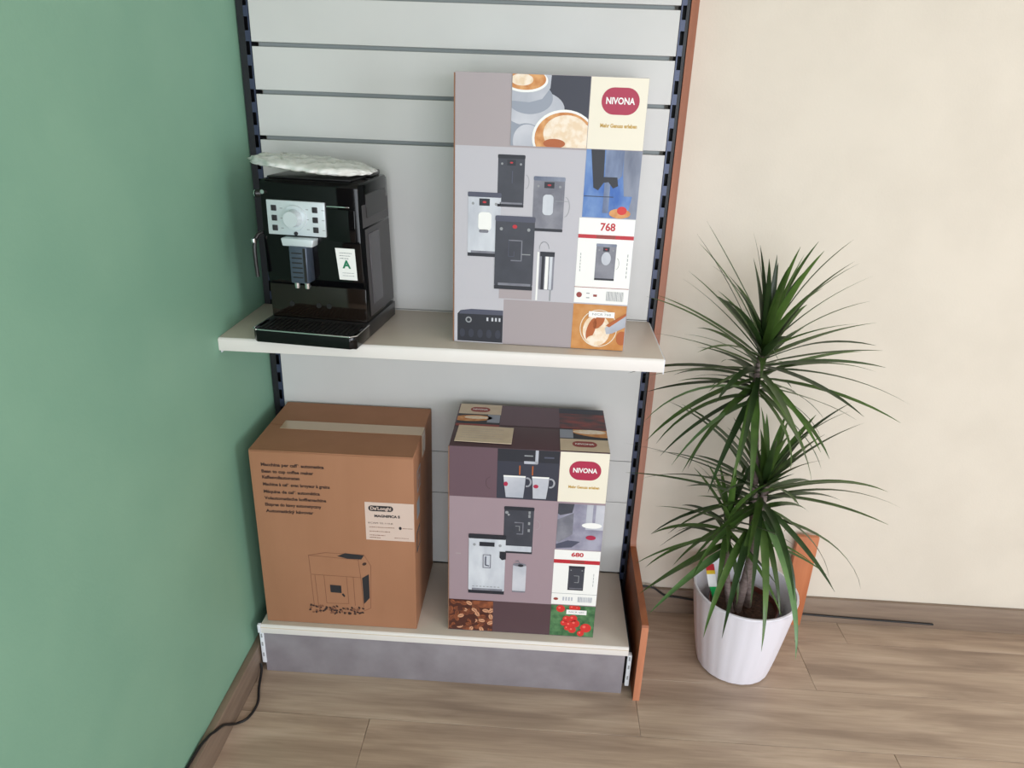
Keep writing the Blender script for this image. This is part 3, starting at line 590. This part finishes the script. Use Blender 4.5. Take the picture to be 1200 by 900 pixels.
# right flank
sd = MB(); F = lambda z: 0.231 - 0.0115 * max(0, (z - .03) / .31) + 0.0005
def flank(mb, y0, z0, y1, z1, k, d=0.002, sk=0.0): mb.prism([(y0 + sk, z0), (y1, z0), (y1, z1), (y0, z1)], 0.2315, 0.2315 + d, k, bev=0.0008, seg=1, tx=lambda co: Vector((co.x - (0.2315 - F(co.z)), co.y, co.z)))
flank(sd, 0.115, 0.045, 0.28, 0.240, 'side_grey', 0.0015, .0); flank(sd, 0.104, 0.243, 0.28, 0.334, 'side_grey', 0.0015)
sdo = sd.build('side_panel', cm)
s2 = MB(); flank(s2, 0.135, 0.070, 0.20, 0.228, 'tank_grey', 0.0035); s2.build('water_tank', sdo)
s3 = MB(); flank(s3, 0.13, 0.262, 0.262, 0.312, 'satin_black', 0.003); s3.build('side_handle', sdo)
tpm = MB(); tpm.box((0.012, 0.11, 0.3385), (0.20, 0.27, 0.343), 'satin_black', bev=0.002); tpm.box((0.165, 0.20, 0.34), (0.214, 0.262, 0.352), 'satin_black', bev=0.003); tpm.build('hopper_lid', cm)
pn = MB(); 
pn.box((0.020, 0.0445, 0.224), (0.150, 0.051, 0.297), 'silver_plate', bev=0.0015); pno = pn.build('control_panel', cm)
for x in (0.0365, 0.1285):
    for z in (0.2805, 0.2595, 0.2385): MB().box((x - 0.006, 0.0425, z - 0.006), (x + 0.006, 0.0450, z + 0.006), 'ink_black', bev=0.0012).build('button', pno)
MB().cyl((0.083, 0.0448, 0.262), (0.083, 0.0400, 0.262), 0.027, 'silver_plate', 36, 0.026).build('dial_ring', pno)
kn = MB().cyl((0.083, 0.040, 0.262), (0.083, 0.020, 0.262), 0.019, 'silver_plate', 36, 0.016); kn.build('dial', pno)
MB().cyl((0.083, 0.0447, 0.2285), (0.083, 0.0425, 0.2285), 0.0042, 'ink_black', 16).build('power_button', pno)
ic = Pr((0, 0.0445, 0), (1, 0, 0), (0, 0, 1)); ic.base = .0002
for x in (0.050, 0.108, 0.143): 
    for z in (0.2805, 0.2595, 0.2385): ic.rect(x, z - .0008, x + .006, z + .0008, 'grey_ink')
tag(ic.build('icons', pno), kind='stuff')
sp = MB(); sp.prism([(0.060, 0.205), (0.127, 0.205), (0.130, 0.2215), (0.057, 0.2215)], 0.022, 0.052, 'silver_plate', bev=0.002, axis='y'); spo = sp.build('spout_head', cm)
s4 = MB(); s4.box((0.075, 0.018, 0.126), (0.115, 0.056, 0.206), 'spout_grey', bev=0.003)
for i in range(6): s4.box((0.081, 0.0174, 0.138 + i * 0.0105), (0.104, 0.0185, 0.1405 + i * 0.0105), 'satin_black')
s4.box((0.107, 0.0165, 0.13), (0.1125, 0.019, 0.203), 'satin_black'); s4.build('spout_slider', spo)
for x in (0.0835, 0.1065): MB().cyl((x, 0.030, 0.128), (x, 0.030, 0.113), 0.0065, 'chrome', 16, 0.005).build('nozzle', spo)
MB().box((0.153, 0.0485, 0.288), (0.203, 0.0505, 0.2905), 'chrome', bev=0.0005).build('trim_strip', cm)
dr = MB(); dr.box((0.153, 0.0475, 0.216), (0.215, 0.0515, 0.284), 'gloss_black', bev=0.0015)
dr.build('front_door', cm)
stk = Pr((0.1665, 0.0522, 0.137), (1, 0, 0), Vector((0, -0.0045, 0.070)).normalized()); stk.base = .0012
stk.poly([(0.006, -.004), (.047, -.004), (.045, .066), (.001, .066)], 'white', 0); 
stk.text('A', .0245, .030, .024, 'green_ink', 1, bold=.001)
for i, v in enumerate((.055, .049, .043)): stk.scribble(.010, v, .028 - .004 * i, .002, 'grey_ink', 1, rng)
for i, v in enumerate((.011, .005)): stk.scribble(.014, v, .026, .0014, 'grey_ink', 1, rng)
stk.build('energy_sticker', cm, 'white sticker with a green letter A')
wd = MB(); wd.cyl((-0.001, 0.075, 0.305), (-0.014, 0.070, 0.305), 0.009, 'satin_black', 18); wd.cyl((-0.014, 0.070, 0.305), (-0.016, 0.070, 0.305), 0.0075, 'chrome', 18); wd.build('steam_knob', cm)
wd = MB(); wd.tube(smooth_path([(0.004, 0.06, 0.225), (-0.006, 0.045, 0.220), (-0.011, 0.035, 0.195), (-0.010, 0.035, 0.13)]), 0.0045, 'satin_black', 10); wd.cyl((-0.011, 0.035, 0.206), (-0.0108, 0.035, 0.214), 0.006, 'chrome', 14); wd.build('steam_wand', cm)
MB().cyl((0.012, 0.0515, 0.312), (0.012, 0.047, 0.312), 0.0045, 'chrome', 14).build('indicator_stud', cm)
for x in (0.02, 0.215):
    for y_ in (0.03, 0.265): MB().cyl((x, y_, 0.0), (x, y_, 0.004), 0.011, 'rubber', 14).build('rubber_foot', cm)
for ch in cm.children:
    if ch.name.split('.')[0] in ('control_panel', 'spout_head', 'trim_strip', 'front_door', 'energy_sticker', 'indicator_stud', 'steam_knob', 'steam_wand'): ch.location.y += 0.037
# wrapped accessories on top of the machine
bg = bmesh.new(); NX, NY = 40, 22; g1 = random.Random(5); ph = [g1.uniform(0, 6) for _ in range(8)]
def wave(u, v, s): return (math.sin(u * 9 + ph[0] + s) * math.cos(v * 7 + ph[1]) + .6 * math.sin(u * 21 + v * 13 + ph[2]) + .4 * math.sin(u * 37 - v * 29 + ph[3] + s))
rows = {}
for side in (1, -1):
    for i in range(NX + 1):
        for j in range(NY + 1):
            u, v = i / NX * 2 - 1, j / NY * 2 - 1
            if side == -1 and (i in (0, NX) or j in (0, NY)): rows[(side, i, j)] = rows[(1, i, j)]; continue
            e = (1 - abs(u) ** 3.0) * (1 - abs(v) ** 2.6); q = (1 - .30 * abs(v) ** 3 * (1 if u > 0 else .7)); uu = u * q; vv = v * (1 - .42 * abs(u) ** 4)
            x = .106 + uu * .132 + .004 * wave(v, u, 1); y_ = .150 + vv * .100 + .004 * wave(u, v, 2)
            z = .013 * max(e, 0) ** .5 * (1 if side == 1 else -.7) + .0016 * wave(u * 1.3, v * 1.1, side) * (0.3 + max(e, 0))
            z += .3655 - .0090 * u - .012 * v * 0
            if u < -.8: z += .004 * math.sin(v * 9); x -= .010 * (abs(u) - .8) * 5 * (1 + math.sin(v * 14)) * .5
            rows[(side, i, j)] = bg.verts.new((x, y_, z))
for side in (1, -1):
    for i in range(NX):
        for j in range(NY):
            q = [rows[(side, i, j)], rows[(side, i + 1, j)], rows[(side, i + 1, j + 1)], rows[(side, i, j + 1)]]
            bg.faces.new(q if side == 1 else q[::-1])
mb = MB(); mb.add(bg, 'film', True); bag = mb.build('plastic_bag', sharp=False); bag.matrix_world = Matrix.Translation(cm.location) @ Matrix.Rotation(R(-6), 4, 'Z')
tag(bag, 'crumpled clear plastic bag of accessories lying on top of the black coffee machine', 'plastic bag')

# ------------------------------------------------------------------ plant in white pot
PC = Vector((1.266, -0.150, 0)); PH = 0.250; RT = 0.136; RB = 0.098
pl = tag(empty('potted_plant', PC), 'tall green spiky leaved potted plant in a white pot standing right of the shelving', 'plant')
def flute(a, z): return 1 + 0.010 * (abs(math.sin(a * 11)) - .5) + 0.003 * math.sin(a * 5 + 1)
potb = MB()
potb.lathe([(0.001, 0.0), (RB * .9, 0.0), (RB, 0.006)] + [(RB + (RT - RB) * (t_ ** .85), 0.006 + t_ * (PH - .010)) for t_ in [i / 10 for i in range(1, 11)]], 'pot_white', seg=132, fn=flute)
potb.lathe([(RT, PH - .004), (RT - .001, PH), (RT - .006, PH), (RT - .008, PH - .004), (RT - .020, .13), (RB - .008, .03), (0.001, .03)], 'pot_white', seg=66)
potb.build('pot', pl)
MB().lathe([(.055, .032), (.088, .188), (.091, .192), (.088, .192), (.086, .184), (.06, .05)], 'pot_brown', (0.004, 0.006), 48).build('nursery_pot', pl)
so_ = bmesh.new(); rs = random.Random(2); ringv = [[so_.verts.new((0.004, 0.006, .180))]]
for k in range(1, 9): ringv.append([so_.verts.new((0.004 + .0865 * k / 8 * math.cos(i / 40 * 2 * PI), 0.006 + .0865 * k / 8 * math.sin(i / 40 * 2 * PI), .179 + rs.uniform(-.003, .003))) for i in range(40)])
for i in range(40): so_.faces.new((ringv[0][0], ringv[1][i], ringv[1][(i + 1) % 40]))
for a, b2 in zip(ringv[1:], ringv[2:]):
    for i in range(40): so_.faces.new((a[i], b2[i], b2[(i + 1) % 40], a[(i + 1) % 40]))
sm = MB(); sm.add(so_, 'soil', True); sm.build('soil', pl)
rl = random.Random(21)
def stem(pts, r0, r1):
    pp_ = smooth_path(pts, 8); n_ = len(pp_); MB().tube(pp_, 0, 'stem_bark', 10, rads=[(r0 + (r1 - r0) * i / (n_ - 1)) * (1 + .05 * (i % 2)) for i in range(n_)]).build('stem', pl)
def leaf(c, az, el, ln, wd_, droop, k, name='leaf'):
    """strap leaf: starts at c, heads at azimuth az / elevation el, bends down by droop radians along its length"""
    N = 10; t = bmesh.new(); p_ = Vector(c); dh = Vector((math.cos(az), math.sin(az), 0)); sdv = Vector((-dh.y, dh.x, 0)); rows_ = []
    tw_ = rl.uniform(-.5, .5)
    for i in range(N + 1):
        f = i / N; e = el - droop * f ** 1.35; d = dh * math.cos(e) + Vector((0, 0, math.sin(e))); nrm = dh * -math.sin(e) + Vector((0, 0, math.cos(e)))
        ww = wd_ * (0.55 + .45 * min(1, f * 5)) * (1 - f ** 1.9) ** .9 + .0004
        s2_ = (sdv * math.cos(tw_ * f) + nrm * math.sin(tw_ * f)); q = Vector(p_)
        lim = YB - 0.012 - PC.y; 
        def cl(v_):
            if v_.y > lim - .05: v_ = Vector((v_.x, lim - .05 + .045 * math.tanh((v_.y - lim + .05) / .05), v_.z))
            ax_, ay_ = v_.x + PC.x, v_.y + PC.y
            if ax_ < 1.0 and ay_ > -.03: v_ = Vector((v_.x, -.03 - PC.y, v_.z))
            return v_
        rows_.append([t.verts.new(cl(q - s2_ * ww / 2 + nrm * ww * .12)), t.verts.new(cl(q)), t.verts.new(cl(q + s2_ * ww / 2 + nrm * ww * .12))])
        p_ = p_ + d * (ln / N)
    for a, b2 in zip(rows_, rows_[1:]):
        for j in (0, 1): t.faces.new((a[j], a[j + 1], b2[j + 1], b2[j]))
    mb = MB(); mb.add(t, k, True); return mb.build(name, pl, sharp=False)
def L3(x, y, z): return Vector((x, y, z)) - PC
topc = L3(1.205, -.145, .80); midc = L3(1.262, -.150, .475); sidec = L3(1.185, -.165, .405)
stem([L3(1.285, -.14, .17), L3(1.268, -.14, .35), L3(1.235, -.145, .6), topc + Vector((0, 0, .0)), L3(1.202, -.145, .90)], .010, .008)
stem([L3(1.25, -.16, .17), L3(1.262, -.155, .33), L3(1.268, -.15, .56)], .012, .009)
stem([L3(1.235, -.165, .17), L3(1.205, -.165, .30), L3(1.188, -.165, .46)], .009, .007)
def crown(c, axis_len, n_, ln, wmax, seed, up_bias=0.0, lean=Vector((0, 0, 0)), skip=None, droop=1.0):
    r_ = random.Random(seed)
    for i in range(n_):
        f = i / (n_ - 1)                      # 0 = lowest / oldest, 1 = topmost / youngest
        az = i * 2.39996 + r_.uniform(-.25, .25)
        el = R(-40 + 120 * f ** .95 + r_.uniform(-14, 14)) + up_bias
        back = math.sin(az)
        l_ = ln * (0.86 + .2 * math.sin(f * PI)) * r_.uniform(.85, 1.12)
        if back > .45: l_ *= .72; el = max(el, R(2))
        cc = c + Vector((0, 0, axis_len * f)) + lean * f + Vector((math.cos(az), math.sin(az), 0)) * .006
        k = r_.choice(['leaf_green', 'leaf_green', 'leaf_deep', 'leaf_pale' if f < .45 and r_.random() < .35 else 'leaf_deep'])
        leaf(cc, az, el, l_, wmax * r_.uniform(.8, 1.1), R(34 + 38 * (1 - f)) * r_.uniform(.5, 1.3) * droop, k)
crown(topc, .16, 92, .275, .0190, 1, droop=.6)
crown(midc, .11, 60, .285, .0200, 7, droop=.75)
crown(sidec, .09, 30, .215, .0165, 9, up_bias=-.05, droop=.7)
# single leaves that stand out in the view
for (c, az, el, ln, wd_, dr_, k) in (
    (topc + Vector((-.0, -.01, .09)), 170, 62, .34, .010, .25, 'leaf_deep'), (topc + Vector((.03, -.02, .10)), 160, 58, .36, .008, .1, 'leaf_deep'),
    (topc + Vector((0, -.02, .02)), 195, 14, .31, .017, 1.25, 'leaf_pale'), (topc + Vector((0, -.02, .01)), 205, 6, .30, .018, 1.1, 'leaf_green'), (topc + Vector((0, -.02, .0)), 215, -6, .29, .017, .8, 'leaf_pale'),
    (midc + Vector((-.02, -.01, .08)), 178, 24, .36, .016, .35, 'leaf_deep'), (midc + Vector((-.02, -.01, .05)), 184, 18, .34, .014, .3, 'leaf_deep'),
    (sidec + Vector((0, -.02, .0)), 200, -20, .26, .026, .25, 'leaf_green'), (sidec + Vector((.01, -.02, -.01)), 208, -24, .27, .024, .3, 'leaf_pale'), (sidec + Vector((.02, -.02, .02)), 192, 0, .27, .016, .6, 'leaf_green'),
    (midc + Vector((.0, -.03, .0)), 262, -10, .34, .022, 1.25, 'leaf_green'), (midc + Vector((.01, -.03, .0)), 275, -5, .36, .022, 1.35, 'leaf_pale'), (midc + Vector((-.02, -.03, -.02)), 245, -20, .30, .02, 1.1, 'leaf_deep'), (midc + Vector((-.03, -.03, -.03)), 235, -25, .30, .02, 1.0, 'leaf_green'),
    (midc + Vector((.02, -.01, .0)), 350, -8, .33, .020, 1.2, 'leaf_green'), (midc + Vector((.01, -.0, -.08)), 350, -10, .20, .012, .5, 'leaf_green')):
    leaf(c, R(az), R(el), ln, wd_, dr_, k)
tag(leaf(L3(1.30, -.13, .44), R(20), R(20), .09, .010, 2.6, 'leaf_dry', 'leaf'), 'dried brown leaf')
tg = MB(); 
tg.prism([(-.003, 0), (.003, 0), (.009, .06), (-.009, .06)], 0, .001, 'tag_green', axis='y'); tg.box((-.011, 0, .06), (.011, .001, .105), 'white'); tg.box((-.011, 0, .105), (.011, .001, .118), 'tag_yellow'); tg.box((-.011, 0, .118), (.011, .001, .140), 'red')
to = tg.build('plant_tag', pl); to.location = L3(1.199, -.135, .178); to.rotation_euler = (R(8), R(-14), R(-12)); to['label'] = 'plastic care tag, green, white and red'

# ------------------------------------------------------------------ small things
c1 = MB(); c1.tube(smooth_path([(-0.009, -0.307, 0.030), (-0.004, -0.320, 0.018), (0.004, -0.363, 0.0045), (0.020, -0.415, 0.004), (0.014, -0.460, 0.004), (-0.003, -0.482, 0.008), (-0.0085, -0.505, 0.028), (-0.0085, -0.535, 0.058), (-0.0085, -0.57, 0.080), (-0.016, -0.60, 0.0885), (-0.024, -0.66, 0.0885), (-0.024, -0.90, 0.0885)]), 0.0032, 'cable_black', 8)
tag(c1.build('power_cable'), 'black cable looping on the floor by the green wall at the shelf foot', 'cable')
c2 = MB(); c2.tube(smooth_path([(0.996, 0.0285, 0.100), (1.055, 0.0285, 0.094), (1.08, 0.0285, 0.078), (1.10, 0.0285, 0.066), (1.14, 0.0285, 0.062), (1.25, 0.0285, 0.050), (1.5, 0.0285, 0.03), (1.9, 0.0285, 0.02)]), 0.003, 'cable_black', 8)
tag(c2.build('power_cable'), 'thin dark cable running along the skirting between the end board and plant pot', 'cable')
wp = MB().box((0, 0, 0), (0.06, 0.014, 0.31), "wood_orange", bev=0.001).build('wooden_board'); wp.location = (1.445, 0.012, 0.0)
tag(wp, 'narrow orange brown wooden board standing against the wall behind the plant pot', 'board')
cl = empty('ceiling_light', (1.9, -2.2, ZC)); tag(cl, 'flat rectangular ceiling light above the middle of the room', 'light')
MB().box((-0.64, -0.34, -0.05), (0.64, 0.34, -0.0005), 'plastic_white', bev=0.003).build('housing', cl)
